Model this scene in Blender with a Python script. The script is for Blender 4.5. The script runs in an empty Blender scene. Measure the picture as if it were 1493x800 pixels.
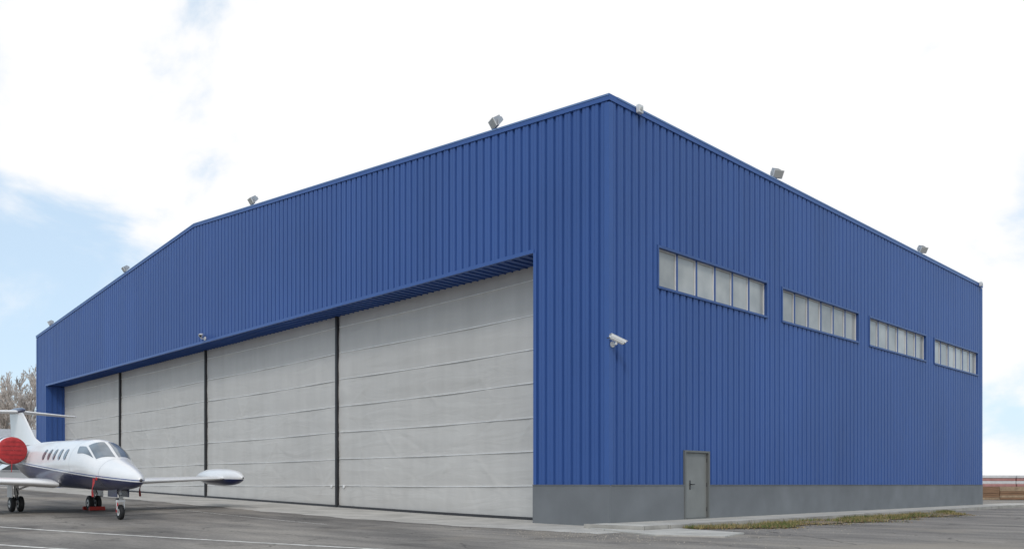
import bpy, math, random
import numpy as np
from mathutils import Vector, Matrix
random.seed(7)
rng=np.random.default_rng(3)
sc=bpy.context.scene
sc.view_settings.view_transform='Standard'
sc.view_settings.look='None'
sc.view_settings.exposure=0
ZOOM=None

# ------------------------------------------------------------ terrain height
def g(x,y):
    yy=max(-20.0,min(5.0,y))
    a=-x+0.35*yy-5.0
    k=3.0
    def sp(v):
        if v>40: return v
        if v<-40: return 0.0
        return math.log1p(math.exp(v))
    s=k*sp(a/k)
    s=46-k*sp((46-s)/k)
    return 0.022*s
CAM=(14.45,-17.83)
def WP(X,D):
    return (CAM[0]+X*0.70-D*0.714, CAM[1]+X*0.714+D*0.70)
def WU(u,D):
    return WP((u-746.5)/1230*D,D)

# ------------------------------------------------------------ materials
def new_mat(name):
    m=bpy.data.materials.new(name); m.use_nodes=True
    nt=m.node_tree; b=nt.nodes['Principled BSDF']
    return m,nt,b
def mat(name,col,rough=0.6,metal=0.0,var=0.12,scale=3.0,bump=0.0,bscale=40.0,stretch=(1,1,1),spec=0.5,var2=0.0,scale2=0.3,coat=0.0):
    m,nt,b=new_mat(name)
    N=nt.nodes; L=nt.links
    tc=N.new('ShaderNodeTexCoord'); mp=N.new('ShaderNodeMapping'); mp.inputs['Scale'].default_value=stretch
    L.new(tc.outputs['Object'],mp.inputs['Vector'])
    no=N.new('ShaderNodeTexNoise'); no.inputs['Scale'].default_value=scale; no.inputs['Detail'].default_value=6
    L.new(mp.outputs[0],no.inputs['Vector'])
    mr=N.new('ShaderNodeMapRange'); mr.inputs[1].default_value=0.3; mr.inputs[2].default_value=0.7
    mr.inputs[3].default_value=1-var; mr.inputs[4].default_value=1+var
    L.new(no.outputs[0],mr.inputs[0])
    val=mr.outputs[0]
    if var2>0:
        n2=N.new('ShaderNodeTexNoise'); n2.inputs['Scale'].default_value=scale2; n2.inputs['Detail'].default_value=4
        L.new(tc.outputs['Object'],n2.inputs['Vector'])
        m2=N.new('ShaderNodeMapRange'); m2.inputs[1].default_value=0.3; m2.inputs[2].default_value=0.7
        m2.inputs[3].default_value=1-var2; m2.inputs[4].default_value=1+var2
        L.new(n2.outputs[0],m2.inputs[0])
        mm=N.new('ShaderNodeMath'); mm.operation='MULTIPLY'; L.new(val,mm.inputs[0]); L.new(m2.outputs[0],mm.inputs[1]); val=mm.outputs[0]
    sc_=N.new('ShaderNodeVectorMath'); sc_.operation='SCALE'; sc_.inputs[0].default_value=col[:3]
    L.new(val,sc_.inputs['Scale']); L.new(sc_.outputs[0],b.inputs['Base Color'])
    b.inputs['Roughness'].default_value=rough; b.inputs['Metallic'].default_value=metal
    b.inputs['Specular IOR Level'].default_value=spec
    b.inputs['Coat Weight'].default_value=coat
    if bump>0:
        nb=N.new('ShaderNodeTexNoise'); nb.inputs['Scale'].default_value=bscale; nb.inputs['Detail'].default_value=5
        L.new(mp.outputs[0],nb.inputs['Vector'])
        bp=N.new('ShaderNodeBump'); bp.inputs['Strength'].default_value=bump; bp.inputs['Distance'].default_value=0.02
        L.new(nb.outputs[0],bp.inputs['Height']); L.new(bp.outputs[0],b.inputs['Normal'])
    return m

BLUE=(0.039,0.100,0.315)
M_blue=mat('blue_cladding',BLUE,0.42,0,0.06,0.6,stretch=(1,1,0.15),spec=0.4,var2=0.07,scale2=0.15)
M_bluetrim=mat('blue_trim',(0.042,0.106,0.33),0.35,0,0.04,1.0,spec=0.4)
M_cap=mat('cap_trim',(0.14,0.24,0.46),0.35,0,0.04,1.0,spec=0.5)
M_roof=mat('roof_sheet',(0.3,0.32,0.35),0.5)
M_plinth=mat('plinth_concrete',(0.17,0.18,0.19),0.8,0,0.09,1.2,bump=0.15,bscale=30,var2=0.10,scale2=0.5)
M_post=mat('door_post',(0.025,0.025,0.028),0.5)
M_seam=mat('seam_tape',(0.80,0.80,0.79),0.6)
M_frame=mat('window_frame',(0.03,0.08,0.26),0.4)
M_steel=mat('steel_door_paint',(0.22,0.225,0.215),0.45,0,0.06,2,var2=.06,scale2=1)
M_steeld=mat('steel_frame_paint',(0.15,0.155,0.15),0.5,0,0.05,2)
M_black=mat('black_rubber',(0.015,0.015,0.016),0.7)
M_white=mat('white_plastic',(0.75,0.75,0.74),0.4,0,0.04)
M_galv=mat('galvanised_metal',(0.42,0.42,0.43),0.45,0.6,0.1,8)
M_dark=mat('dark_metal',(0.05,0.05,0.055),0.5,0.3)
M_lens=mat('lamp_glass',(0.5,0.5,0.48),0.15,0,0.05)

def pane_mat():
    m,nt,b=new_mat('window_glass'); N=nt.nodes; L=nt.links
    tc=N.new('ShaderNodeTexCoord'); no=N.new('ShaderNodeTexNoise'); no.inputs['Scale'].default_value=0.9; no.inputs['Detail'].default_value=3
    L.new(tc.outputs['Object'],no.inputs['Vector'])
    cr=N.new('ShaderNodeValToRGB'); cr.color_ramp.elements[0].position=0.3; cr.color_ramp.elements[1].position=0.7
    cr.color_ramp.elements[0].color=(0.33,0.34,0.33,1); cr.color_ramp.elements[1].color=(0.52,0.52,0.49,1)
    L.new(no.outputs[0],cr.inputs[0]); 
    g_=N.new('ShaderNodeNewGeometry'); 
    mr=N.new('ShaderNodeMapRange'); mr.inputs[3].default_value=0.78; mr.inputs[4].default_value=1.12; L.new(g_.outputs['Random Per Island'],mr.inputs[0])
    s=N.new('ShaderNodeVectorMath'); s.operation='SCALE'; L.new(cr.outputs[0],s.inputs[0]); L.new(mr.outputs[0],s.inputs['Scale'])
    L.new(s.outputs[0],b.inputs['Base Color'])
    b.inputs['Roughness'].default_value=0.12; b.inputs['Specular IOR Level'].default_value=0.5
    return m
M_pane=pane_mat()

def fabric_mat():
    m,nt,b=new_mat('door_fabric'); N=nt.nodes; L=nt.links
    tc=N.new('ShaderNodeTexCoord')
    no=N.new('ShaderNodeTexNoise'); no.inputs['Scale'].default_value=0.35; no.inputs['Detail'].default_value=5; L.new(tc.outputs['Object'],no.inputs['Vector'])
    mp=N.new('ShaderNodeMapping'); mp.inputs['Scale'].default_value=(1.6,1,0.3); L.new(tc.outputs['Object'],mp.inputs[0])
    n2=N.new('ShaderNodeTexNoise'); n2.inputs['Scale'].default_value=1.4; n2.inputs['Detail'].default_value=7; L.new(mp.outputs[0],n2.inputs['Vector'])
    a=N.new('ShaderNodeMath'); a.operation='ADD'; L.new(no.outputs[0],a.inputs[0]); L.new(n2.outputs[0],a.inputs[1])
    mr=N.new('ShaderNodeMapRange'); mr.inputs[1].default_value=0.7; mr.inputs[2].default_value=1.3; mr.inputs[3].default_value=0.93; mr.inputs[4].default_value=1.05
    L.new(a.outputs[0],mr.inputs[0])
    s=N.new('ShaderNodeVectorMath'); s.operation='SCALE'; s.inputs[0].default_value=(0.555,0.54,0.515); L.new(mr.outputs[0],s.inputs['Scale'])
    L.new(s.outputs[0],b.inputs['Base Color']); b.inputs['Roughness'].default_value=0.7; b.inputs['Specular IOR Level'].default_value=0.25
    mp2=N.new('ShaderNodeMapping'); mp2.inputs['Rotation'].default_value=(0,math.radians(35),0); mp2.inputs['Scale'].default_value=(0.5,1,2.2); L.new(tc.outputs['Object'],mp2.inputs[0])
    n3=N.new('ShaderNodeTexNoise'); n3.noise_type='RIDGED_MULTIFRACTAL'; n3.inputs['Scale'].default_value=0.8; n3.inputs['Detail'].default_value=4; L.new(mp2.outputs[0],n3.inputs['Vector'])
    mp3=N.new('ShaderNodeMapping'); mp3.inputs['Rotation'].default_value=(0,math.radians(-48),0); mp3.inputs['Scale'].default_value=(0.35,1,1.6); L.new(tc.outputs['Object'],mp3.inputs[0])
    n4=N.new('ShaderNodeTexNoise'); n4.inputs['Scale'].default_value=1.1; n4.inputs['Detail'].default_value=3; n4.inputs['Distortion'].default_value=.8; L.new(mp3.outputs[0],n4.inputs['Vector'])
    ad=N.new('ShaderNodeMath'); ad.operation='MULTIPLY_ADD'; ad.inputs[1].default_value=2.0; L.new(n4.outputs[0],ad.inputs[0]); L.new(n3.outputs[0],ad.inputs[2])
    bp=N.new('ShaderNodeBump'); bp.inputs['Strength'].default_value=0.5; bp.inputs['Distance'].default_value=0.04
    L.new(ad.outputs[0],bp.inputs['Height']); L.new(bp.outputs[0],b.inputs['Normal'])
    return m
M_fab=fabric_mat()

def ground_mat():
    m,nt,b=new_mat('asphalt'); N=nt.nodes; L=nt.links
    tc=N.new('ShaderNodeTexCoord')
    def noise(s,d=6,vec=None,r=0.5):
        n=N.new('ShaderNodeTexNoise'); n.inputs['Scale'].default_value=s; n.inputs['Detail'].default_value=d; n.inputs['Roughness'].default_value=r
        L.new(vec or tc.outputs['Object'],n.inputs['Vector']); return n.outputs[0]
    def mrange(v,a,b_,c,d):
        r=N.new('ShaderNodeMapRange'); r.inputs[1].default_value=a; r.inputs[2].default_value=b_; r.inputs[3].default_value=c; r.inputs[4].default_value=d; L.new(v,r.inputs[0]); return r.outputs[0]
    def scale(vec,f):
        s=N.new('ShaderNodeVectorMath'); s.operation='SCALE'; L.new(vec,s.inputs[0]); L.new(f,s.inputs['Scale']); return s.outputs[0]
    cr=N.new('ShaderNodeValToRGB'); e=cr.color_ramp.elements
    e[0].position=0.34; e[0].color=(0.125,0.116,0.107,1); e[1].position=0.68; e[1].color=(0.34,0.31,0.272,1)
    x=e.new(0.5); x.color=(0.225,0.207,0.187,1)
    mp=N.new('ShaderNodeMapping'); mp.inputs['Scale'].default_value=(0.12,0.5,1); mp.inputs['Rotation'].default_value=(0,0,math.radians(14)); L.new(tc.outputs['Object'],mp.inputs[0])
    L.new(noise(1.0,9,mp.outputs[0],0.66),cr.inputs[0])
    col=scale(cr.outputs[0],mrange(noise(18,4),.3,.7,.8,1.2))
    # dusty light brown patches
    dm=mrange(noise(0.16,7,None,.62),.52,.64,0,.6)
    dx=N.new('ShaderNodeMix'); dx.data_type='RGBA'; L.new(dm,dx.inputs['Factor']); L.new(col,dx.inputs['A']); dx.inputs['B'].default_value=(0.30,0.262,0.215,1); col=dx.outputs['Result']
    # oil / damp spots
    col=scale(col,mrange(noise(0.55,5,None,.6),.58,.68,1,.66))
    # tyre tracks : thin stretched streaks
    mt=N.new('ShaderNodeMapping'); mt.inputs['Scale'].default_value=(0.03,1.6,1); mt.inputs['Rotation'].default_value=(0,0,math.radians(10)); L.new(tc.outputs['Object'],mt.inputs[0])
    col=scale(col,mrange(noise(1.0,2,mt.outputs[0],.4),.60,.68,1,.82))
    vo=N.new('ShaderNodeTexVoronoi'); vo.feature='DISTANCE_TO_EDGE'; vo.inputs['Scale'].default_value=0.2
    dn=N.new('ShaderNodeTexNoise'); dn.inputs['Scale'].default_value=1.2; dn.inputs['Detail'].default_value=5; L.new(tc.outputs['Object'],dn.inputs['Vector'])
    ad=N.new('ShaderNodeVectorMath'); ad.operation='MULTIPLY_ADD'; ad.inputs[1].default_value=(1.2,1.2,0); L.new(dn.outputs['Color'],ad.inputs[0]); L.new(tc.outputs['Object'],ad.inputs[2])
    L.new(ad.outputs[0],vo.inputs['Vector'])
    col=scale(col,mrange(vo.outputs['Distance'],0,.007,.5,1))
    ln=N.new('ShaderNodeVectorMath'); ln.operation='LENGTH'; L.new(tc.outputs['Object'],ln.inputs[0])
    fr=mrange(ln.outputs['Value'],110,160,0,1)
    mx=N.new('ShaderNodeMix'); mx.data_type='RGBA'; L.new(fr,mx.inputs['Factor']); L.new(col,mx.inputs['A']); mx.inputs['B'].default_value=(0.17,0.16,0.12,1)
    L.new(mx.outputs['Result'],b.inputs['Base Color'])
    b.inputs['Roughness'].default_value=0.85; b.inputs['Specular IOR Level'].default_value=0.25
    bp=N.new('ShaderNodeBump'); bp.inputs['Strength'].default_value=0.5; bp.inputs['Distance'].default_value=0.012; L.new(noise(55,3),bp.inputs['Height']); L.new(bp.outputs[0],b.inputs['Normal'])
    return m
M_asph=ground_mat()

def conc_mat(name,col,jx=3.0,jy=0.0):
    m,nt,b=new_mat(name); N=nt.nodes; L=nt.links
    tc=N.new('ShaderNodeTexCoord')
    n1=N.new('ShaderNodeTexNoise'); n1.inputs['Scale'].default_value=0.9; n1.inputs['Detail'].default_value=9; n1.inputs['Roughness'].default_value=0.65; L.new(tc.outputs['Object'],n1.inputs['Vector'])
    mr=N.new('ShaderNodeMapRange'); mr.inputs[1].default_value=0.3; mr.inputs[2].default_value=0.7; mr.inputs[3].default_value=0.70; mr.inputs[4].default_value=1.15; L.new(n1.outputs[0],mr.inputs[0])
    val=mr.outputs[0]
    sx=N.new('ShaderNodeSeparateXYZ'); L.new(tc.outputs['Object'],sx.inputs[0])
    for ax,j in (('X',jx),('Y',jy)):
        if j<=0: continue
        dv=N.new('ShaderNodeMath'); dv.operation='DIVIDE'; dv.inputs[1].default_value=j; L.new(sx.outputs[ax],dv.inputs[0])
        fr=N.new('ShaderNodeMath'); fr.operation='FRACT'; L.new(dv.outputs[0],fr.inputs[0])
        gt=N.new('ShaderNodeMath'); gt.operation='GREATER_THAN'; gt.inputs[1].default_value=0.02/j; L.new(fr.outputs[0],gt.inputs[0])
        m3=N.new('ShaderNodeMapRange'); m3.inputs[3].default_value=0.45; m3.inputs[4].default_value=1; L.new(gt.outputs[0],m3.inputs[0])
        mm=N.new('ShaderNodeMath'); mm.operation='MULTIPLY'; L.new(val,mm.inputs[0]); L.new(m3.outputs[0],mm.inputs[1]); val=mm.outputs[0]
    s=N.new('ShaderNodeVectorMath'); s.operation='SCALE'; s.inputs[0].default_value=col; L.new(val,s.inputs['Scale']); L.new(s.outputs[0],b.inputs['Base Color'])
    b.inputs['Roughness'].default_value=0.85; b.inputs['Specular IOR Level'].default_value=0.25
    return m
M_apron=conc_mat('apron_concrete',(0.50,0.475,0.435),3.0,0)
M_walk=conc_mat('sidewalk_concrete',(0.50,0.48,0.44),0,1.5)
M_kerb=conc_mat('kerb_concrete',(0.40,0.38,0.345),0,1.0)
M_dirt=mat('verge_soil',(0.21,0.165,0.115),0.95,0,0.35,2.5,bump=0.5,bscale=20)
M_line=mat('road_paint',(0.62,0.60,0.56),0.7,0,0.45,5)

# ------------------------------------------------------------ mesh builder
class B:
    def __init__(s): s.v=[];s.f=[];s.m=[];s.mats=[];s.sm=[]
    def mi(s,m):
        if m not in s.mats: s.mats.append(m)
        return s.mats.index(m)
    def add(s,vs,fs,m,smooth=False,M=None):
        o=len(s.v)
        if M is not None: vs=[tuple(M@Vector(v)) for v in vs]
        s.v+= [tuple(v) for v in vs]; i=s.mi(m)
        for f in fs: s.f.append([a+o for a in f]); s.m.append(i); s.sm.append(smooth)
    def box(s,a,b,m,M=None,bev=0.0):
        x0,y0,z0=a;x1,y1,z1=b
        if bev<=0:
            vs=[(x0,y0,z0),(x1,y0,z0),(x1,y1,z0),(x0,y1,z0),(x0,y0,z1),(x1,y0,z1),(x1,y1,z1),(x0,y1,z1)]
            s.add(vs,[(0,3,2,1),(4,5,6,7),(0,1,5,4),(1,2,6,5),(2,3,7,6),(3,0,4,7)],m,False,M); return
        import bmesh
        bm=bmesh.new(); bmesh.ops.create_cube(bm,size=1)
        for v in bm.verts: v.co=Vector(((x0+x1)/2+v.co.x*(x1-x0),(y0+y1)/2+v.co.y*(y1-y0),(z0+z1)/2+v.co.z*(z1-z0)))
        bmesh.ops.bevel(bm,geom=list(bm.edges),offset=bev,segments=2,affect='EDGES')
        bm.verts.index_update()
        s.add([tuple(v.co) for v in bm.verts],[[v.index for v in f.verts] for f in bm.faces],m,False,M); bm.free()
    def cyl(s,p0,p1,r0,r1,n,m,caps=True,M=None,smooth=True):
        p0=Vector(p0);p1=Vector(p1);d=(p1-p0).normalized()
        a=d.orthogonal().normalized(); b_=d.cross(a)
        vs=[];fs=[]
        for p,r in((p0,r0),(p1,r1)):
            for i in range(n):
                t=2*math.pi*i/n; vs.append(tuple(p+a*(r*math.cos(t))+b_*(r*math.sin(t))))
        for i in range(n): fs.append((i,(i+1)%n,n+(i+1)%n,n+i))
        s.add(vs,fs,m,smooth,M)
        if caps: s.add(vs,[tuple(range(n))[::-1],tuple(range(n,2*n))],m,False,M)
    def loft(s,rings,m,closed=True,caps=True,smooth=True,M=None):
        n=len(rings[0]);vs=[p for r in rings for p in r];fs=[]
        for k in range(len(rings)-1):
            for i in range(n if closed else n-1):
                fs.append((k*n+i,k*n+(i+1)%n,(k+1)*n+(i+1)%n,(k+1)*n+i))
        s.add(vs,fs,m,smooth,M)
        if caps: s.add(rings[0],[tuple(range(n))[::-1]],m,False,M); s.add(rings[-1],[tuple(range(n))],m,False,M)
    def obj(s,name,parent=None,fixn=False):
        me=bpy.data.meshes.new(name); me.from_pydata(s.v,[],s.f); 
        for m in s.mats: me.materials.append(m)
        me.polygons.foreach_set('material_index',s.m); me.polygons.foreach_set('use_smooth',s.sm); me.update()
        if fixn:
            import bmesh
            bm=bmesh.new(); bm.from_mesh(me); bmesh.ops.recalc_face_normals(bm,faces=bm.faces); bm.to_mesh(me); bm.free()
        o=bpy.data.objects.new(name,me); sc.collection.objects.link(o)
        if parent: o.parent=parent
        return o
def empty(name,loc=(0,0,0)):
    e=bpy.data.objects.new(name,None); e.location=loc; sc.collection.objects.link(e); return e

# ------------------------------------------------------------ ground sheet
def axis(lo,hi,far,step):
    a=list(np.arange(lo,hi+0.01,step)); d=step*2; x=hi
    while x<far: x+=d; d*=1.5; a.append(x)
    d=step*2; x=lo
    while x>-far: x-=d; d*=1.5; a.insert(0,x)
    return a
xs=axis(-75,45,3500,1.0); ys=axis(-40,45,3500,1.0)
b=B(); vs=[(x,y,g(x,y)-0.0) for y in ys for x in xs]; nx=len(xs)
fs=[(j*nx+i,j*nx+i+1,(j+1)*nx+i+1,(j+1)*nx+i) for j in range(len(ys)-1) for i in range(nx-1)]
b.add(vs,fs,M_asph,True); b.obj('asphalt_ground')

def sheet(b,poly_fn,m,nu,nv,lift):
    vs=[];fs=[]
    for j in range(nv+1):
        for i in range(nu+1):
            x,y=poly_fn(i/nu,j/nv); vs.append((x,y,g(x,y)+lift))
    for j in range(nv):
        for i in range(nu): fs.append((j*(nu+1)+i,j*(nu+1)+i+1,(j+1)*(nu+1)+i+1,(j+1)*(nu+1)+i))
    b.add(vs,fs,m,True)
b=B()
ej=[random.uniform(-1,1) for _ in range(300)]
def ap(u,v):
    x=-53+u*(54.9); y=-2.75+v*4.1
    if v==0: y+=0.12*math.sin(x*1.7)*math.sin(x*0.6)+.05*ej[int(u*220)]
    return x,y
sheet(b,ap,M_apron,220,6,0.006); b.obj('concrete_apron')
def line(p,q,w,name='painted_line'):
    b=B(); p=Vector(p);q=Vector(q);d=(q-p).normalized();n=Vector((-d.y,d.x));L=(q-p).length
    def fn(u,v):
        c=p+d*(L*u)+n*(w*(v-0.5)); return c.x,c.y
    sheet(b,fn,M_line,int(L)+1,1,0.005); b.obj(name)
line((-34,-17.7),(2.2,-9.0),0.14)
line((-26,-19.6),(-1.5,-12.95),0.14)
line((-20,-4.6),(-6,-5.0),0.05)

b=B()
def slab(b,x0,x1,y0,y1,z,m):
    b.box((x0,y0,-0.1),(x1,y1,z),m)
slab(b,0.0,1.80,-0.9,35.5,0.115,M_walk)
y=-0.9
while y<35.4:
    dx=random.uniform(-.012,.012); dz=random.uniform(-.008,.008); slab(b,1.803+.013+dx,1.93+dx,y+.006,min(y+1.0,35.5)-.006,0.128+dz,M_kerb); y+=1.0
slab(b,0.0,1.93,-1.03,-0.903,0.125,M_kerb)
slab(b,1.955,5.5,33.5,35.5,0.11,M_walk)
b.obj('sidewalk')
b=B()
pts=[(0.3,-1.2),(3.2,-2.3),(4.6,-1.7),(4.2,-0.2),(1.97,0.4),(1.97,-1.05),(0.3,-1.05)]
b.add([(x,y,0.035) for x,y in pts]+[(x,y,-0.02) for x,y in pts],[tuple(range(7))]+[(i,i+7,(i+1)%7+7,(i+1)%7) for i in range(7)],M_walk)
b.obj('paving_slab')
def vedge(y): return 3.6+0.25*math.sin(y*0.9)+0.14*math.sin(y*2.3+1)+0.07*math.sin(y*6.1)
b=B()
def vf(u,v):
    y=0.6+v*19; e=vedge(y)
    t=min(1,(v)*6,(1-v)*5); return 1.96+u*(e-1.96)*max(0.08,max(t,0)**0.5), y
sheet(b,vf,M_dirt,6,120,0.02); b.obj('soil_verge')
M_g1=mat('grass_green',(0.10,0.14,0.035),0.9,0,0.3,3); M_g2=mat('grass_dry',(0.33,0.26,0.12),0.9,0,0.3,3); M_g3=mat('dead_leaf',(0.25,0.14,0.05),0.9,0,0.3,3)
b=B()
for i in range(26000):
    v=random.random(); u=random.random()
    if random.random()<.12: u=1+abs(random.gauss(0,.16))
    x,y=vf(u,v); z0=.02 if u<=1 else .002
    dn=math.sin(x*3.1+y*1.3)+math.sin(y*2.2-x*1.1)+0.7*math.sin(y*0.7)
    if dn<random.uniform(-1.6,1.2): continue
    a=random.random()*6.28; la=random.random()*6.28
    green=math.sin(y*1.7+2)+math.sin(x*4+y*.6)
    m=random.choices([M_g1,M_g2,M_g3],[4 if green>0 else 1,3,2.5])[0]
    if m is M_g3 or u>1:
        r=random.uniform(.012,.03); b.add([(x+r*math.cos(a),y+r*math.sin(a),z0+random.uniform(.004,.02)),(x+r*math.cos(a+2.1),y+r*math.sin(a+2.1),z0+random.uniform(.004,.03)),(x+r*math.cos(a+4.2),y+r*math.sin(a+4.2),z0+.006)],[(0,1,2)],M_g3 if u<1 else m)
        continue
    h=random.uniform(0.03,0.12); w=random.uniform(.006,.014)
    dx,dy=math.cos(a),math.sin(a); lean=random.uniform(0,0.07)
    b.add([(x-dx*w,y-dy*w,z0),(x+dx*w,y+dy*w,z0),(x+math.cos(la)*lean,y+math.sin(la)*lean,z0+h)],[(0,1,2)],m)
b.obj('verge_grass')
# scattered gravel / grit near the kerb and corner
M_grit=mat('grit',(0.30,0.27,0.23),0.9,0,.3,4)
b=B()
for i in range(900):
    if random.random()<.5: x=random.gauss(4.2,.7); y=random.uniform(-2,22)
    else: x=random.gauss(2.5,2.0); y=random.gauss(-3.4,.7)
    if 0<x<1.96 and y>-1.1: continue
    r=random.uniform(.006,.022); z=g(x,y)
    vs=[(x+r*random.uniform(.7,1.2)*math.cos(k*1.257),y+r*random.uniform(.7,1.2)*math.sin(k*1.257),z) for k in range(5)]+[(x,y,z+r*.9)]
    b.add(vs,[(k,(k+1)%5,5) for k in range(5)],M_grit)
b.obj('gravel')

# ------------------------------------------------------------ HANGAR
W=51.7; S=30.9; H=11.6; HR=13.83; RX=W/2; PL=1.13
OPT=7.98; J0=2.75; J1=49.6; DR=1.15
hang=empty('aircraft_hangar')
def top(t): return H+(HR-H)*(1-abs(t-RX)/RX)
P=0.333; DP=0.058
prof=[(0,DP),(0.098,DP),(0.104,DP-.009),(0.124,DP-.009),(0.130,DP),(0.222,DP),(0.246,0.0),(0.309,0.0)]
def depth_at(u):
    q=u%P
    pp=prof+[(P,DP)]
    for (a,da),(c,dc) in zip(pp,pp[1:]):
        if a<=q<=c+1e-9: return da+(dc-da)*(q-a)/max(1e-9,c-a)
    return DP
def clad(b,fn,u0,u1,zlo,zhi,m=M_blue):
    us=[u0]
    k=math.floor(u0/P)
    while k*P<u1:
        for a,_ in prof:
            t=k*P+a
            if u0+1e-4<t<u1-1e-4: us.append(t)
        k+=1
    us.append(u1)
    vs=[];fs=[]
    for u in us:
        d=depth_at(u)
        vs.append(fn(u,d,zlo(u) if callable(zlo) else zlo)); vs.append(fn(u,d,zhi(u) if callable(zhi) else zhi))
    for i in range(len(us)-1): fs.append((2*i,2*i+2,2*i+3,2*i+1))
    b.add(vs,fs,m)
ff=lambda u,d,z:(-u,-d,z)
fsd=lambda u,d,z:(d,u,z)
b=B()
clad(b,ff,0,J0,PL,top); clad(b,ff,J0,RX,OPT,top); clad(b,ff,RX,J1,OPT,top); clad(b,ff,J1,W,PL,top)
b.obj('front_wall',hang)
WZ0,WZ1=6.86,7.97; win=[(2.157+i*7.28,2.157+i*7.28+6.24) for i in range(4)]
D0,D1,DZ=3.47,4.78,2.12
b=B()
clad(b,fsd,0,D0,PL,WZ0); clad(b,fsd,D0,D1,DZ+0.06,WZ0); clad(b,fsd,D1,S,PL,WZ0)
clad(b,fsd,0,S,WZ1,H)
e=0
for a,c in win: clad(b,fsd,e,a,WZ0,WZ1); e=c
clad(b,fsd,e,S,WZ0,WZ1)
b.obj('side_wall',hang)
b=B()
clad(b,lambda u,d,z:(-u,S+d,z),0,RX,0,top); clad(b,lambda u,d,z:(-u,S+d,z),RX,W,0,top)
clad(b,lambda u,d,z:(-W-d,u,z),0,S,0,H)
b.obj('rear_walls',hang)
b=B()
b.add([(0,0,H-0.02),(0,S,H-0.02),(-RX,S,HR-0.02),(-RX,0,HR-0.02),(-W,0,H-0.02),(-W,S,H-0.02)],[(0,1,2,3),(3,2,5,4)],M_roof); b.obj('roof',hang)
b=B()
cw=0.10; TO=0.072
b.box((-cw,-TO,PL),(TO,0.0,H-.15),M_bluetrim); b.box((0.0,0.001,PL),(TO,cw,H-.15),M_bluetrim)
b.box((-W-TO,-TO,PL),(-W+cw,0,H-.15),M_bluetrim); b.box((0.0,S-cw,PL),(TO,S+TO,H-.15),M_bluetrim)
def capseg(p0,p1,n,h0=-0.11,h1=0.05,d0=-0.25,d1=0.088):
    p0=Vector(p0);p1=Vector(p1);n=Vector(n);r=[]
    for p in (p0,p1): r.append([tuple(p+n*d1+Vector((0,0,h0))),tuple(p+n*d1+Vector((0,0,h1))),tuple(p+n*d0+Vector((0,0,h1))),tuple(p+n*d0+Vector((0,0,h0)))])
    b.loft(r,M_bluetrim,smooth=False)
    r=[]
    for p in (p0,p1): r.append([tuple(p+n*(d1+.012)+Vector((0,0,h1-.035))),tuple(p+n*(d1+.012)+Vector((0,0,h1+.012))),tuple(p+n*d0+Vector((0,0,h1+.012))),tuple(p+n*d0+Vector((0,0,h1+.002))),tuple(p+n*(d1+.002)+Vector((0,0,h1+.002))),tuple(p+n*(d1+.002)+Vector((0,0,h1-.035)))])
    b.loft(r,M_cap,smooth=False)
capseg((0.088,0,H),(-RX,0,HR),(0,-1,0)); capseg((-RX,0,HR),(-W-0.088,0,H),(0,-1,0))
capseg((0,0.2505,H),(0,S-.251,H),(1,0,0))
capseg((-W,0.2505,H),(-W,S-.251,H),(-1,0,0)); capseg((0.088,S,H),(-RX,S,HR),(0,1,0)); capseg((-RX,S,HR),(-W-.088,S,H),(0,1,0))
b.box((-J1,-0.08,OPT-0.05),(-J0,0.02,OPT+0.06),M_bluetrim)
b.box((-J0-0.02,-0.078,PL),(-J0+0.10,0.0,OPT-0.052),M_bluetrim); b.box((-J1-0.10,-0.078,PL),(-J1+0.02,0.0,OPT-0.052),M_bluetrim)
b.obj('flashing_trim',hang,fixn=True)
b=B()
b.add([(-J1,0.0,OPT),(-J0,0.0,OPT),(-J0,DR+.3,OPT),(-J1,DR+.3,OPT)],[(0,1,2,3)],M_blue)
for k in range(int((J1-J0)/0.333)):
    x=-J0-0.1-k*0.333; b.box((x-0.03,0.03,OPT-0.035),(x,DR,OPT-0.001),M_blue)
b.box((-J0-0.018,0.002,0),(-J0,DR+.3,OPT-0.04),M_blue)
b.box((-J1,0.002,0),(-J1+0.018,DR+.3,OPT-0.04),M_blue)
for k in range(3): b.box((-J1+0.019,0.12+k*.333,0),(-J1+0.06,0.30+k*.333,OPT-0.05),M_blue)
b.obj('opening_reveal',hang)
b=B()
b.box((-J0-0.03,-0.09,-0.3),(0.09,0.0,PL),M_plinth)
b.box((0.0,0.002,-0.3),(0.09,D0-0.03,PL),M_plinth); b.box((0.0,D1+0.03,-0.3),(0.09,S+0.05,PL),M_plinth)
b.box((-W-.08,-0.09,-0.3),(-J1+0.03,0.0,PL+0.1),M_plinth)
b.box((-J0-0.03,0.002,-0.3),(-J0,DR+.2,PL),M_plinth)
b.box((-J0-0.04,-0.11,PL+0.001),(0.11,-0.08,PL+0.022),M_plinth)
b.box((0.08,0.0,PL+0.001),(0.11,D0-0.03,PL+0.022),M_plinth); b.box((0.08,D1+0.03,PL+0.001),(0.11,S+0.05,PL+0.022),M_plinth)
b.obj('plinth',hang)
b=B()
b.box((-0.02,D0-0.03,0.115),(0.11,D0+0.05,DZ+0.06),M_steeld); b.box((-0.02,D1-0.05,0.115),(0.11,D1+0.03,DZ+0.06),M_steeld); b.box((-0.02,D0+0.05,DZ),(0.11,D1-0.05,DZ+0.06),M_steeld)
b.box((0.0,D0+0.055,0.14),(0.035,D1-0.055,DZ-0.004),M_steel,bev=0.006)
b.box((-.02,D0+.05,0.09),(0.14,D1-.05,0.137),M_steeld)
b.box((0.036,D0+0.32,1.0),(0.044,D0+0.38,1.28),M_dark,bev=.002); b.cyl((0.04,D0+0.35,1.16),(0.10,D0+0.35,1.16),.014,.014,8,M_dark); b.box((0.085,D0+0.34,1.145),(0.107,D0+0.52,1.172),M_dark,bev=.004)
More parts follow.
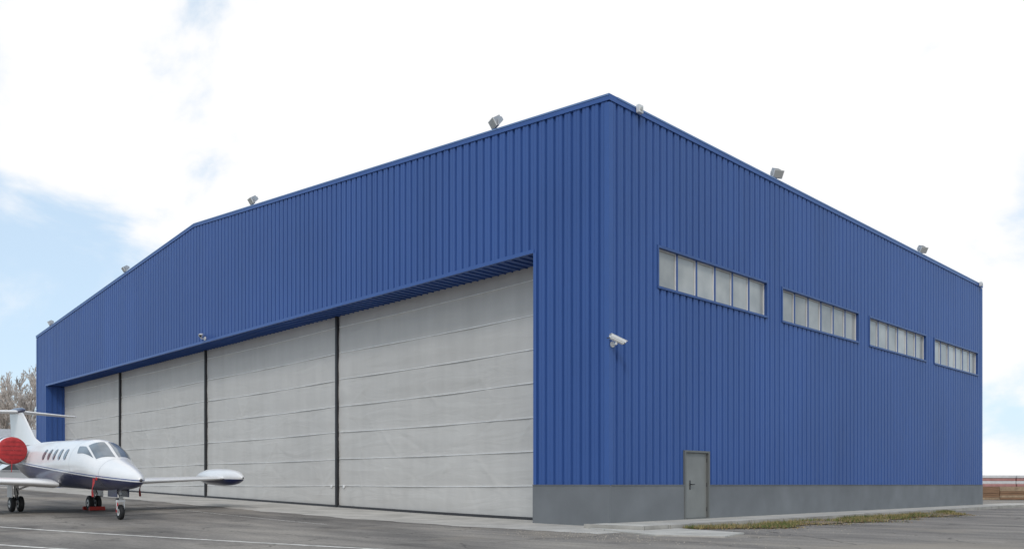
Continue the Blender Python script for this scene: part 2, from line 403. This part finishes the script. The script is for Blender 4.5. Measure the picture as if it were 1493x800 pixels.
for z in (0.4,1.15,1.9): b.cyl((0.045,D1-.06,z-.06),(0.045,D1-.06,z+.06),.013,.013,8,M_dark)
b.obj('personnel_door',hang)
b=B()
for a,c in win:
    fr=0.07
    b.box((-0.12,a-0.03,WZ1),(0.085,c+0.03,WZ1+fr),M_frame); b.box((-0.12,a-0.03,WZ0-fr),(0.095,c+0.03,WZ0),M_frame)
    b.box((-0.12,a-0.03,WZ0),(0.085,a+0.03,WZ1),M_frame); b.box((-0.12,c-0.03,WZ0),(0.085,c+0.03,WZ1),M_frame)
    n=6; w=(c-a-0.06)/n
    for i in range(n):
        y0=a+0.03+i*w; y1=y0+w
        if i: b.box((-0.09,y0-0.035,WZ0),(-0.005,y0+0.035,WZ1),M_frame)
        r=0.025
        lo=y0+(0.036 if i else 0.001); hi=y1-(0.036 if i<n-1 else 0.001)
        b.box((-0.075,lo,WZ0+.001),(-0.025,lo+r,WZ1-.001),M_white); b.box((-0.075,hi-r,WZ0+.001),(-0.025,hi,WZ1-.001),M_white)
        b.box((-0.075,lo+r,WZ0+.001),(-0.025,hi-r,WZ0+r),M_white); b.box((-0.075,lo+r,WZ1-r),(-0.025,hi-r,WZ1-.001),M_white)
        b.add([(-0.055,lo+r,WZ0+r),(-0.055,hi-r,WZ0+r),(-0.055,hi-r,WZ1-r),(-0.055,lo+r,WZ1-r)],[(0,1,2,3)],M_pane)
b.obj('window_band',hang)
posts=[15.0,27.1,38.95]; edges=[J0]+posts+[J1]
seams=[1.13+1.068*k for k in range(7)]
creases=[]
for i in range(210):
    cx=random.uniform(J0,J1); cz=random.choice([random.uniform(0.5,4.0),random.uniform(0.5,7.5)])
    creases.append((cx,cz,random.choice([-1,1,1])*random.uniform(.4,1.3),random.uniform(.3,1.3),random.uniform(.03,.07),random.uniform(-.022,.028)))
b=B()
for pi in range(4):
    t0,t1=edges[pi],edges[pi+1]; nu=int((t1-t0)/0.08); nv=100
    tt=np.linspace(t0,t1,nu+1); T,V=np.meshgrid(tt,np.linspace(0,1,nv+1))
    G=np.array([g(-t,DR) for t in tt])[None,:]
    Z=G+(OPT+0.1-G)*V
    bay=np.sin(np.pi*(Z-1.13)/1.068)**2
    Y=DR-0.012*bay*(1+0.4*np.sin(T*0.9+pi))+0.012*np.sin(T*1.3+Z*0.8+pi)
    for cx,cz,an,ln,wd,am in creases:
        if cx<t0-2 or cx>t1+2: continue
        du=(T-cx)*math.cos(an)+(Z-cz)*math.sin(an); dv=-(T-cx)*math.sin(an)+(Z-cz)*math.cos(an)
        Y-= am*np.exp(-(du/ln)**2-(dv/wd)**2)
    vs=np.stack([-T,Y,Z],-1).reshape(-1,3).tolist()
    n=nu+1; fs=[(j*n+i,(j)*n+i+1,(j+1)*n+i+1,(j+1)*n+i)[::-1] for j in range(nv) for i in range(nu)]
    b.add(vs,fs,M_fab,True)
b.obj('door_curtain',hang)
b=B()
for pi in range(4):
    t0,t1=edges[pi],edges[pi+1]
    for z in seams:
        if z<g(-(t0+t1)/2,DR)+0.25: continue
        n=24; rings=[]
        dz0=random.uniform(-.02,.02);dz1=random.uniform(-.02,.02)
        for k in range(n+1):
            u=k/n; x=-(t0+0.1+(t1-t0-0.2)*u); zz=z+dz0*(1-u)+dz1*u-0.035*math.sin(math.pi*u)+0.002*math.sin(u*17+z)
            y=DR-0.026
            rings.append([(x,y+.03,zz-.010),(x,y-.004,zz-.010),(x,y-.004,zz+.010),(x,y+.03,zz+.010)])
        b.loft(rings,M_seam,smooth=False)
b.obj('door_seams',hang)
b=B()
for t in posts:
    b.box((-t-0.06,DR-0.12,g(-t,DR)-.1),(-t+0.06,DR+0.1,OPT),M_post)
b.box((-J0-0.10,DR-0.12,0),(-J0-0.02,DR+0.1,OPT),M_steeld)
for pi in range(4):
    t0,t1=edges[pi]+.1,edges[pi+1]-.1; rings=[]
    for k in range(25):
        x=-(t0+(t1-t0)*k/24); z=g(x,DR); rings.append([(x,DR-.10,z+.005),(x,DR-.10,z+.09),(x,DR+.02,z+.09),(x,DR+.02,z+.005)])
    b.loft(rings,M_dark,smooth=False)
    for x in (-(t0+.35),-(t1-.35)):
        z=g(x,DR)+0.85
        b.cyl((x,DR-.05,z),(x,DR-.01,z),.06,.06,14,M_seam)
b.obj('door_posts',hang)

# ------------------------------------------------------------ roof floodlights
def floodlight(x,y,z,az,s=1.0,tilt=-25):
    b=B()
    b.cyl((0,0,-0.1),(0,0,0.10),.025,.025,8,M_galv); b.box((-.22,-.03,0.09),(.22,.03,0.11),M_galv)
    b.box((-.24,-.02,.09),(-.22,.02,.30),M_galv); b.box((.22,-.02,.09),(.24,.02,.30),M_galv)
    M=Matrix.Translation((0,0,0.27))@Matrix.Rotation(math.radians(tilt),4,'X')
    r=[]
    for yy,w,h in((-0.24,.08,.05),(-.14,.15,.09),(0.05,.19,.12),(0.12,.20,.13)): r.append([(-w,yy,-h),(w,yy,-h),(w,yy,h),(-w,yy,h)])
    b.loft(r,M_galv,smooth=False,M=M)
    b.box((-.21,.12,-.14),(.21,.15,.14),M_white,M=M,bev=.006); b.box((-.18,.151,-.115),(.18,.158,.115),M_lens,M=M)
    for k in range(5): b.box((-.12+k*.06-.004,-.17,.08),(-.12+k*.06+.004,.04,.14),M_galv,M=M)
    o=b.obj('floodlight',fixn=True); o.location=(x,y,z); o.rotation_euler=(0,0,az); o.scale=(s,s,s)
for t in (4.39,19.9,34.9,48.6): floodlight(-t,-0.05,top(t)+0.03,math.radians(180-15+random.uniform(-8,8)),.95,-32)
for s_ in (9.06,22.5): floodlight(0.05,s_,H+0.03,math.radians(-115),.95,-32)
for s_ in (1.16,30.4):
    b=B(); b.box((.09,-.10,-.12),(.2,.10,.10),M_white,bev=.01); b.cyl((.2,0,-.02),(.23,0,-.02),.05,.05,12,M_lens); b.box((.02,-.03,-.06),(.09,.03,.0),M_galv)
    o=b.obj('wall_lamp'); o.location=(0.02,s_,H)
def cctv(x,y,z,mount,aim,s=1.0):
    b=B(); n=Vector(mount)
    up=Vector((0,0,1))
    b.cyl((0,0,0),tuple(n*0.03),.07,.07,16,M_white)
    b.cyl((0,0,0),tuple(n*0.16-up*0.02),.02,.02,10,M_white)
    c=n*0.17+up*0.06; b.cyl(tuple(n*.15-up*.02),tuple(c),.028,.028,10,M_white)
    a=Vector(aim).normalized(); r=a.cross(up).normalized(); u2=r.cross(a)
    M=Matrix((( r.x,a.x,u2.x,c.x),(r.y,a.y,u2.y,c.y),(r.z,a.z,u2.z,c.z+0.03),(0,0,0,1)))
    b.box((-.055,-.17,-.05),(.055,.2,.055),M_white,M=M,bev=.018)
    b.box((-.066,-.19,.057),(.066,.25,.068),M_white,M=M,bev=.003)
    b.box((-.066,-.18,.0),(-.057,.22,.056),M_white,M=M); b.box((.057,-.18,.0),(.066,.22,.056),M_white,M=M)
    b.cyl((0,.2,0),(0,.215,0),.04,.04,14,M_dark,M=M)
    b.cyl((0,-.17,-.02),(0.02,-.24,-.08),.01,.01,6,M_dark,M=M)
    o=b.obj('security_camera',fixn=True); o.location=(x,y,z); o.scale=(s,)*3
cctv(0.072,0.05,4.93,(1,-.25,0),(0.45,0.85,-0.38),1.15)
cctv(-24.6,-0.07,8.12,(0,-1,0),(1,-.6,-.3),1.25)

# ------------------------------------------------------------ JET
def jetpaint(name,zline,slope,stripe=True,ymax=None):
    m,nt,b_=new_mat(name); N=nt.nodes; L=nt.links
    tc=N.new('ShaderNodeTexCoord'); sx=N.new('ShaderNodeSeparateXYZ'); L.new(tc.outputs['Object'],sx.inputs[0])
    ml=N.new('ShaderNodeMath'); ml.operation='MULTIPLY_ADD'; ml.inputs[1].default_value=slope; L.new(sx.outputs['X'],ml.inputs[0]); L.new(sx.outputs['Z'],ml.inputs[2])
    lt=N.new('ShaderNodeMath'); lt.operation='LESS_THAN'; lt.inputs[1].default_value=zline; L.new(ml.outputs[0],lt.inputs[0])
    no=N.new('ShaderNodeTexNoise'); no.inputs['Scale'].default_value=2.0; no.inputs['Detail'].default_value=6; L.new(tc.outputs['Object'],no.inputs['Vector'])
    cr=N.new('ShaderNodeValToRGB'); cr.color_ramp.elements[0].position=.3; cr.color_ramp.elements[1].position=.7
    cr.color_ramp.elements[0].color=(.78,.785,.79,1); cr.color_ramp.elements[1].color=(.85,.85,.85,1); L.new(no.outputs[0],cr.inputs[0])
    mx=N.new('ShaderNodeMix'); mx.data_type='RGBA'; L.new(lt.outputs[0],mx.inputs['Factor']); L.new(cr.outputs[0],mx.inputs['A']); mx.inputs['B'].default_value=(0.012,0.02,0.085,1)
    out=mx.outputs['Result']
    if stripe:
        s1=N.new('ShaderNodeMath'); s1.operation='SUBTRACT'; s1.inputs[1].default_value=zline+0.055; L.new(ml.outputs[0],s1.inputs[0])
        ab=N.new('ShaderNodeMath'); ab.operation='ABSOLUTE'; L.new(s1.outputs[0],ab.inputs[0])
        l2=N.new('ShaderNodeMath'); l2.operation='LESS_THAN'; l2.inputs[1].default_value=0.013; L.new(ab.outputs[0],l2.inputs[0])
        m2=N.new('ShaderNodeMix'); m2.data_type='RGBA'; L.new(l2.outputs[0],m2.inputs['Factor']); L.new(out,m2.inputs['A']); m2.inputs['B'].default_value=(0.03,0.08,0.3,1); out=m2.outputs['Result']
    L.new(out,b_.inputs['Base Color']); b_.inputs['Roughness'].default_value=0.3; b_.inputs['Coat Weight'].default_value=0.4; b_.inputs['Coat Roughness'].default_value=.08
    return m
M_fus=jetpaint('jet_fuselage_paint',1.14,0.055)
M_tank=jetpaint('jet_tank_paint',1.17,0.0,False)
M_jw=mat('jet_white_paint',(0.82,0.82,0.82),0.3,0,0.03,2,coat=.4)
M_navy=mat('jet_navy_paint',(0.012,0.018,0.08),0.25,0,.03,2,coat=.4)
M_jglass=mat('jet_glass',(0.17,0.20,0.23),0.06,0,0.35,1.5,spec=0.8)
M_red=mat('red_canvas',(0.42,0.028,0.03),0.75,0,0.15,6,bump=.5,bscale=12)
M_chrome=mat('polished_metal',(0.6,0.6,0.62),0.25,0.9,.05)
jet=empty('private_jet')
st=[(0.0,.02,1.22,1.18),(.06,.085,1.30,1.11),(.2,.17,1.38,1.05),(.5,.28,1.49,.98),(1.0,.42,1.64,.92),(1.5,.53,1.76,.88),(1.85,.60,1.85,.86),(2.2,.66,2.02,.85),(2.6,.72,2.24,.845),(3.0,.76,2.38,.84),(3.5,.79,2.44,.84),(5,.80,2.45,.85),(7.5,.80,2.45,.85),(8.6,.78,2.44,.9),(9.6,.69,2.40,1.02),(10.8,.53,2.33,1.24),(12,.36,2.24,1.5),(13.2,.2,2.15,1.7),(14.1,.07,2.05,1.88)]
sx_=np.array([s[0] for s in st])
def cr_interp(x,col):
    ys_=[s[col] for s in st]; i=int(np.clip(np.searchsorted(sx_,x)-1,0,len(st)-2))
    x0,x1=sx_[i],sx_[i+1]; h=x1-x0; t=(x-x0)/h
    def sl(k):
        if k<=0 or k>=len(st)-1: 
            return (ys_[min(k+1,len(st)-1)]-ys_[max(k-1,0)])/(sx_[min(k+1,len(st)-1)]-sx_[max(k-1,0)])
        a=(ys_[k]-ys_[k-1])/(sx_[k]-sx_[k-1]); c=(ys_[k+1]-ys_[k])/(sx_[k+1]-sx_[k])
        return 0 if a*c<=0 else 2*a*c/(a+c)
    m0,m1=sl(i),sl(i+1)
    return (2*t**3-3*t**2+1)*ys_[i]+(t**3-2*t**2+t)*h*m0+(-2*t**3+3*t**2)*ys_[i+1]+(t**3-t**2)*h*m1
def SF(xb,th,off=0.0):
    w,zt,zb=cr_interp(xb,1),cr_interp(xb,2),cr_interp(xb,3); c=(zt+zb)/2;h=(zt-zb)/2
    return (-xb,(w+off)*math.cos(th),c+(h+off)*math.sin(th))
b=B()
xx=list(np.concatenate([[0,.02,.06,.12],np.arange(.2,14.1,.12),[14.1]]))
b.loft([[SF(x,2*math.pi*i/48) for i in range(48)] for x in xx],M_fus)
b.obj('fuselage',jet)
def patch(b,c,m,off=.008,n=10):
    vs=[];fs=[]
    for j in range(n+1):
        for i in range(n+1):
            u,v=i/n,j/n
            x=(c[0][0]*(1-u)+c[1][0]*u)*(1-v)+(c[3][0]*(1-u)+c[2][0]*u)*v
            t=(c[0][1]*(1-u)+c[1][1]*u)*(1-v)+(c[3][1]*(1-u)+c[2][1]*u)*v
            vs.append(SF(x,math.radians(t),off))
    for j in range(n):
        for i in range(n): fs.append((j*(n+1)+i,j*(n+1)+i+1,(j+1)*(n+1)+i+1,(j+1)*(n+1)+i))
    b.add(vs,fs,m,True)
def disc(b,xc,tc_,rx,rz,m,off=.008,n=20,p=2.6):
    vs=[SF(xc,math.radians(tc_),off)]
    R=0.8
    for i in range(n):
        a=2*math.pi*i/n; ca,sa=math.cos(a),math.sin(a)
        dx=rx*math.copysign(abs(ca)**(2/p),ca); dz=rz*math.copysign(abs(sa)**(2/p),sa)
        vs.append(SF(xc+dx,math.radians(tc_)+dz/R,off))
    b.add(vs,[(0,i+1,(i+1)%n+1) for i in range(n)],m,True)
b=B()
for sgn in (1,-1):
    T=lambda a:90+sgn*(90-a)
    patch(b,[(1.90,T(86)),(2.85,T(86)),(2.98,T(52)),(2.18,T(40))],M_jglass)
    patch(b,[(2.30,T(37)),(3.04,T(48)),(3.45,T(44)),(3.25,T(26))],M_jglass)
    for k in range(5):
        disc(b,4.25+k*.55,T(23),.145,.20,M_chrome,.005); disc(b,4.25+k*.55,T(23),.12,.17,M_jglass,.010)
b.obj('cockpit_and_cabin_windows',jet)
b=B()
for x in (1.75,3.75,8.0,): 
    r=[]
    for i in range(49):
        a=2*math.pi*i/48; r.append((SF(x,a,.003),SF(x+.010,a,.003)))
    vs=[p for q in r for p in q]; b.add(vs,[(2*i,2*i+1,2*i+3,2*i+2) for i in range(48)],M_galv,True)
b.obj('panel_joints',jet)
def foil(n=12):
    pts=[]
    for i in range(n+1):
        x=(1-math.cos(math.pi*i/n))/2; y=0.6*(.2969*math.sqrt(x)-.126*x-.3516*x*x+.2843*x**3-.1036*x**4)*1.0; pts.append((x,y))
    up=pts; lo=[(x,-y*0.8) for x,y in pts[1:-1]][::-1]
    return up+lo
F=foil()
def wing(b,secs,m,vert=False,tk=1.0):
    r=[]
    for xl,sp_,z,c,tk in secs:
        if vert: r.append([(-(xl+x*c),sp_+y*c*tk,z) for x,y in F])
        else: r.append([(-(xl+x*c),sp_,z+y*c*tk) for x,y in F])
    b.loft(r,m)
b=B()
for sg in (1,-1):
    wing(b,[(5.7,sg*0.5,.98,2.9,1.0),(6.0,sg*1.2,1.02,2.5,1.0),(6.65,sg*5.8,1.20,1.5,.9)],M_jw)
b.obj('wings',jet,fixn=True)
b=B()
TY=5.95
for sg in (1,-1):
    r=[]
    for x,rad in ((5.65,.02),(5.7,.08),(5.85,.16),(6.15,.25),(6.6,.31),(7.2,.335),(8.0,.335),(8.6,.30),(9.1,.22),(9.45,.13),(9.7,.05)):
        r.append([(-x,sg*TY+rad*math.cos(2*math.pi*i/24),1.23+rad*math.sin(2*math.pi*i/24)) for i in range(24)])
    b.loft(r,M_tank)
    wing(b,[(8.7,sg*(TY+.25),1.25,.6,.5),(8.95,sg*(TY+.7),1.28,.35,.5)],M_jw)
    b.cyl((-5.64,sg*TY,1.23),(-5.60,sg*TY,1.23),.03,.015,8,M_dark)
b.obj('tip_tanks',jet,fixn=True)
b=B()
for sg in (1,-1):
    yc,zc=sg*1.20,2.10
    r=[]
    for x,rad in ((8.42,.34),(8.36,.37),(8.34,.405),(8.36,.43),(8.45,.46),(8.9,.49),(9.6,.48),(10.3,.42),(10.9,.33),(11.1,.30),(11.1,.27),(10.8,.25)):
        r.append([(-x,yc+rad*math.cos(2*math.pi*i/32),zc+rad*math.sin(2*math.pi*i/32)) for i in range(32)])
    b.loft(r,M_jw,caps=False)
    r=[[(-x,yc+(rad)*math.cos(2*math.pi*i/32),zc+rad*math.sin(2*math.pi*i/32)) for i in range(32)] for x,rad in ((8.75,.487),(8.9,.495),(9.05,.494))]
    b.loft(r,M_navy,caps=False)
    r=[]
    for x,rad in ((8.46,.470),(8.42,.458),(8.335,.43),(8.31,.35),(8.295,.22),(8.29,.08),(8.285,.01)):
        r.append([(-x+ (0.008*math.sin(i*math.pi/2) if rad>.1 else 0),yc+rad*math.cos(2*math.pi*i/32),zc+rad*math.sin(2*math.pi*i/32)) for i in range(32)])
    b.loft(r,M_red,caps=False)
    for k in range(5):
        z=zc-.3+.15*k; hw=math.sqrt(.43**2-(z-zc)**2); b.box((-8.29,yc-hw*.9,z-.003),(-8.282,yc+hw*.9,z+.003),M_dark)
    b.cyl((-8.28,yc-.05,zc-.35),(-8.27,yc-.07,zc-.75),.02,.012,6,M_red)
    b.cyl((-11.0,yc,zc),(-11.1,yc,zc),.26,.26,24,M_red)
    b.box((-10.4,min(sg*.55,sg*.85),zc-.06),(-9.0,max(sg*.55,sg*.85),zc+.06),M_jw)
b.obj('engines',jet,fixn=True)
b=B()
wing(b,[(9.3,0,2.36,4.2,.28),(10.3,0,2.62,3.2,.36),(11.85,0,3.60,1.9,.6),(12.0,0,3.74,1.75,.6)],M_jw,vert=True)
for sg in (1,-1):
    wing(b,[(12.2,0,3.68,1.45,.8),(12.95,sg*2.25,3.62,.85,.8)],M_jw)
r=[]
for x,rad in ((11.6,.01),(11.75,.06),(12.1,.10),(12.9,.11),(13.6,.08),(14.1,.01)): r.append([(-x,rad*math.cos(2*math.pi*i/14),3.72+rad*1.1*math.sin(2*math.pi*i/14)) for i in range(14)])
b.loft(r,M_navy)
for sg in (1,-1): wing(b,[(12.3,sg*.2,1.7,1.3,.3),(13.2,sg*.75,1.2,.7,.3)],M_jw)
b.obj('tail',jet,fixn=True)
b=B()
def wheel(x,y,r,w):
    rr=[]
    for k,(yy,q) in enumerate([(-.5,.55),(-.5,.8),(-.38,.95),(-.15,1.0),(.15,1.0),(.38,.95),(.5,.8),(.5,.55)]):
        rr.append([(-x+r*q*math.cos(2*math.pi*i/28),y+yy*w,r+r*q*math.sin(2*math.pi*i/28)) for i in range(28)])
    b.loft(rr,M_black,caps=True)
    for s_ in (1,-1): b.cyl((-x,y+s_*w*.45,r),(-x,y+s_*w*.53,r),r*.52,r*.45,20,M_white); b.cyl((-x,y+s_*w*.5,r),(-x,y+s_*w*.62,r),r*.16,r*.14,12,M_dark)
wheel(1.6,0,.225,.13)
b.cyl((-1.6,-.12,.225),(-1.6,.12,.225),.025,.025,10,M_chrome)
for s_ in (1,-1): b.box((-1.63,s_*.10-.012,.2),(-1.57,s_*.10+.012,.55),M_jw)
b.box((-1.66,-.115,.53),(-1.54,.115,.60),M_jw); b.cyl((-1.6,0,.58),(-1.66,0,.8),.035,.035,12,M_chrome); b.cyl((-1.65,0,.75),(-1.7,0,1.1),.055,.055,12,M_jw)
b.cyl((-1.64,0,.7),(-2.2,0,1.0),.022,.022,8,M_jw)
b.box((-1.72,-.1,.56),(-1.66,.1,.64),M_dark); b.cyl((-1.56,0,.66),(-1.53,0,.66),.06,.06,12,M_lens)
for s_ in (1,-1): b.box((-2.15,s_*.17-.01,.68),(-1.4,s_*.17+.01,.98),M_navy)
for s_ in (1,-1):
    for o_ in (-.13,.13): wheel(7.75,s_*1.25+o_,.27,.15)
    b.cyl((-7.75,s_*1.25-.2,.27),(-7.75,s_*1.25+.2,.27),.035,.035,10,M_chrome)
    b.cyl((-7.75,s_*1.25,.25),(-7.72,s_*1.25,.62),.045,.045,12,M_chrome); b.cyl((-7.72,s_*1.25,.58),(-7.68,s_*1.27,1.05),.075,.075,12,M_jw)
    b.cyl((-7.7,s_*1.25,.75),(-7.7,s_*.6,1.0),.03,.03,8,M_jw)
    b.box((-8.0,s_*1.45-.012,.5),(-7.4,s_*1.45+.012,1.02),M_jw)
    b.cyl((-7.65,s_*1.27,.4),(-7.45,s_*1.27,.62),.02,.02,6,M_dark); b.cyl((-7.45,s_*1.27,.62),(-7.66,s_*1.27,.82),.02,.02,6,M_dark)
b.obj('landing_gear',jet,fixn=True)
b=B()
def ribbon(p,L,w=.05,sway=.06):
    n=8;vs=[]
    for i in range(n+1):
        t=i/n; x=p[0]+sway*math.sin(t*5); y=p[1]-.03*math.sin(t*3); z=p[2]-L*t
        vs+=[(x-w/2,y,z),(x+w/2,y+.02*math.sin(t*9),z)]
    b.add(vs,[(2*i,2*i+1,2*i+3,2*i+2) for i in range(n)],M_red,True)
for sg in (1,-1):
    p=SF(1.9,math.radians(-15 if sg>0 else 195),0)
    b.cyl(p,(p[0]+.28,p[1]+sg*.10,p[2]-.03),.035,.03,10,M_red); ribbon((p[0]+.05,p[1]+sg*.1,p[2]),.55,.13)
b.cyl((-.02,0,1.20),(.03,0,1.19),.05,.02,12,M_dark)
ribbon((-1.52,-.12,.52),.3,.06)
b.obj('red_covers',jet)
zn=g(-11.85,-8.5); zm=g(-18.0,-8.5)
pitch=math.atan2(zm-zn,6.15)
jet.location=(-10.25,-8.5,zn-math.tan(pitch)*1.6+0.0); jet.rotation_euler=(0,pitch,0)
M_ch=mat('chock_red',(0.4,0.03,0.02),0.6,0,.2,5)
def chock(x,y):
    b=B()
    for dx in (-.34,.34):
        s_=1 if dx>0 else -1
        pr=[(-.09*s_,0),(.09*s_,0),(.03*s_,.13),(-.05*s_,.13)]
        b.loft([[(dx+px,yy,pz) for px,pz in pr] for yy in (-.26,.26)],M_ch,smooth=False)
    b.cyl((-.34,.28,.05),(.34,.28,.05),.012,.012,6,M_red)
    o=b.obj('wheel_chock',fixn=True); o.location=(x,y,g(x,y)+.003)
chock(-18.0,-7.25)

# ------------------------------------------------------------ background
M_bark=mat('tree_bark',(0.36,0.31,0.27),0.9,0,.25,2); M_twig=mat('tree_twigs',(0.58,0.52,0.47),0.95,0,.3,1.2)
b=B()
def branch(p,d,L,r,lev):
    q=p+d*L
    if lev>=3:
        sd=d.cross(Vector((random.gauss(0,1),random.gauss(0,1),random.gauss(0,1)))).normalized()*max(r,.035)
        b.add([tuple(p-sd),tuple(p+sd),tuple(q)],[(0,1,2)],M_twig)
    else: b.cyl(tuple(p),tuple(q),r,r*.55,3,M_bark if lev<2 else M_twig,caps=False)
    if lev>=4: return
    k=[12,7,7,6][lev]
    for i in range(k):
        t=random.uniform(.16 if lev==0 else .15,1.0)
        ax=Vector((random.gauss(0,1),random.gauss(0,1),random.gauss(0,.5))).normalized()
        nd=(d*random.uniform(.7,1.3)+ax*random.uniform(.35,.75)+Vector((0,0,.35))).normalized()
        branch(p+d*(L*t),nd,L*random.uniform(.34,.5)*(1.0 if lev else .75),max(r*.42,.022),lev+1)
tl=[(-440+i*24+random.uniform(-8,8)) for i in range(18)]+[-15+i*8.5+random.uniform(-3,3) for i in range(11)]
for u in tl:
    D=random.uniform(92,128)
    x,y=WU(u,D); h=D*(random.uniform(132,158)/1230)
    branch(Vector((x,y,g(x,y))),Vector((random.uniform(-.05,.05),random.uniform(-.05,.05),1)).normalized(),h*.8,.2,0)
b.obj('distant_trees')
M_lw=mat('pale_render',(0.42,0.43,0.44),0.8,0,.08,.5); M_lr=mat('grey_roofing',(0.34,0.35,0.37),.7); M_lwin=mat('dark_window',(0.05,0.06,0.07),.2)
b=B(); Lb=46; 
b.box((0,0,0),(Lb,9,4.6),M_lw); b.loft([[(x,-.5,4.6),(x,4.5,6.0),(x,9.5,4.6)] for x in (-.5,Lb+.5)],M_lr,smooth=False)
for k in range(12): 
    b.box((1.5+k*3.7,-.03,1.6),(3.6+k*3.7,-.003,3.2),M_lwin); b.box((1.4+k*3.7,-.08,1.5),(3.7+k*3.7,-.031,1.6),M_lw)
o=b.obj('low_building',fixn=True); x,y=WU(-420,78); x2,y2=WU(75,86); o.location=(x,y,1.0); o.rotation_euler=(0,0,math.atan2(y2-y,x2-x))
M_w1=mat('timber_brown',(0.24,0.14,0.08),.8,0,.3,3,stretch=(.3,1,6)); M_w2=mat('timber_pale',(0.36,0.26,0.17),.8,0,.25,3); M_pink=mat('red_sheet',(0.45,0.22,0.20),.6,0,.15,2); M_ws=mat('white_sheet',(0.66,0.66,0.66),.6,0,.1,2)
b=B()
for r_ in range(6):
    for c in range(10):
        l0=c*2.5+random.uniform(0,.05); b.box((l0,random.uniform(0,.05),.08+r_*.155),(l0+2.44,1.2,.08+r_*.155+.148),random.choice([M_w1,M_w1,M_w1,M_w2]))
for c in range(20): b.box((c*1.25,.05,0),(c*1.25+.14,1.15,.079),M_w2)
x,y=WU(1415,60); x2,y2=WU(1560,62)
o=b.obj('timber_stack'); o.location=(x,y,0); an=math.atan2(y2-y,x2-x); o.rotation_euler=(0,0,an)
b=B()
for c in range(5):
    for r_ in range(8): b.box((c*5+random.uniform(0,.1),random.uniform(0,.1),.1+r_*.225),(c*5+4.95,2.3,.1+r_*.225+.215),M_ws if r_%2 else M_pink,bev=.02)
    for q in (0.5,4): b.box((c*5+q,.1,0),(c*5+q+.2,2.2,.099),M_w2)
x,y=WU(1405,66); o=b.obj('sheet_panel_stack'); o.location=(x,y,0); o.rotation_euler=(0,0,an)

# ------------------------------------------------------------ world
w=bpy.data.worlds.new('World'); sc.world=w; w.use_nodes=True
nt=w.node_tree; N=nt.nodes; L=nt.links; bg=N['Background']
sunv=Vector((0.50,-0.66,0.85)).normalized()
elev=math.asin(sunv.z); az=math.atan2(sunv.x,sunv.y)
sky=N.new('ShaderNodeTexSky'); sky.sky_type='NISHITA'; sky.sun_disc=False; sky.sun_elevation=elev; sky.sun_rotation=az; sky.air_density=1.0; sky.dust_density=1.0
tc=N.new('ShaderNodeTexCoord')
dot=N.new('ShaderNodeVectorMath'); dot.operation='DOT_PRODUCT'; dot.inputs[1].default_value=(0.70,0.714,0.0); L.new(tc.outputs['Generated'],dot.inputs[0])
sb=N.new('ShaderNodeMath'); sb.operation='SUBTRACT'; sb.inputs[1].default_value=0.045; L.new(dot.outputs['Value'],sb.inputs[0])
ab=N.new('ShaderNodeMath'); ab.operation='ABSOLUTE'; L.new(sb.outputs[0],ab.inputs[0])
mp=N.new('ShaderNodeMapping'); mp.inputs['Scale'].default_value=(1.0,1.0,1.4); mp.inputs['Location'].default_value=(.35,.1,.2); L.new(tc.outputs['Generated'],mp.inputs[0])
no=N.new('ShaderNodeTexNoise'); no.inputs['Scale'].default_value=4.6; no.inputs['Detail'].default_value=10; no.inputs['Roughness'].default_value=.55; no.inputs['Distortion'].default_value=.35; L.new(mp.outputs[0],no.inputs['Vector'])
m1=N.new('ShaderNodeMath'); m1.operation='MULTIPLY_ADD'; m1.inputs[1].default_value=-2.5; m1.inputs[2].default_value=0.80; L.new(ab.outputs[0],m1.inputs[0])
m2=N.new('ShaderNodeMath'); m2.operation='MULTIPLY_ADD'; m2.inputs[1].default_value=2.9; L.new(no.outputs[0],m2.inputs[0]); L.new(m1.outputs[0],m2.inputs[2])
cm=N.new('ShaderNodeMapRange'); cm.interpolation_type='SMOOTHSTEP'; cm.inputs[1].default_value=0.85; cm.inputs[2].default_value=1.35; cm.inputs[3].default_value=0.0; cm.inputs[4].default_value=1.0; L.new(m2.outputs[0],cm.inputs[0])
hz=N.new('ShaderNodeMix'); hz.data_type='RGBA'; hz.inputs['Factor'].default_value=.58; L.new(sky.outputs[0],hz.inputs['A']); hz.inputs['B'].default_value=(8.6,10.8,12.9,1)
mx=N.new('ShaderNodeMix'); mx.data_type='RGBA'; L.new(cm.outputs[0],mx.inputs['Factor']); L.new(hz.outputs['Result'],mx.inputs['A']); mx.inputs['B'].default_value=(10.2,10.2,10.3,1)
L.new(mx.outputs['Result'],bg.inputs[0]); bg.inputs[1].default_value=0.1
sl=bpy.data.lights.new('sun','SUN'); sl.energy=1.0; sl.angle=math.radians(12); sl.color=(1,.97,.93)
so=bpy.data.objects.new('sun',sl); sc.collection.objects.link(so); so.rotation_euler=sunv.to_track_quat('Z','Y').to_euler()
cd=bpy.data.cameras.new('camera'); co=bpy.data.objects.new('camera',cd); sc.collection.objects.link(co)
cd.sensor_width=36; cd.lens=36*1230/1493; cd.shift_y=(706-400)/1493; cd.clip_end=6000; cd.clip_start=.1
if ZOOM:
    cu,cv,z=ZOOM; cd.lens*=z; cd.shift_x=(cu-.5)*z; cd.shift_y=(0.8825-cv)*(800/1493)*z
co.location=(CAM[0],CAM[1],1.15)
co.rotation_euler=(math.radians(90),0,math.atan2(0.714,0.70))
sc.camera=co
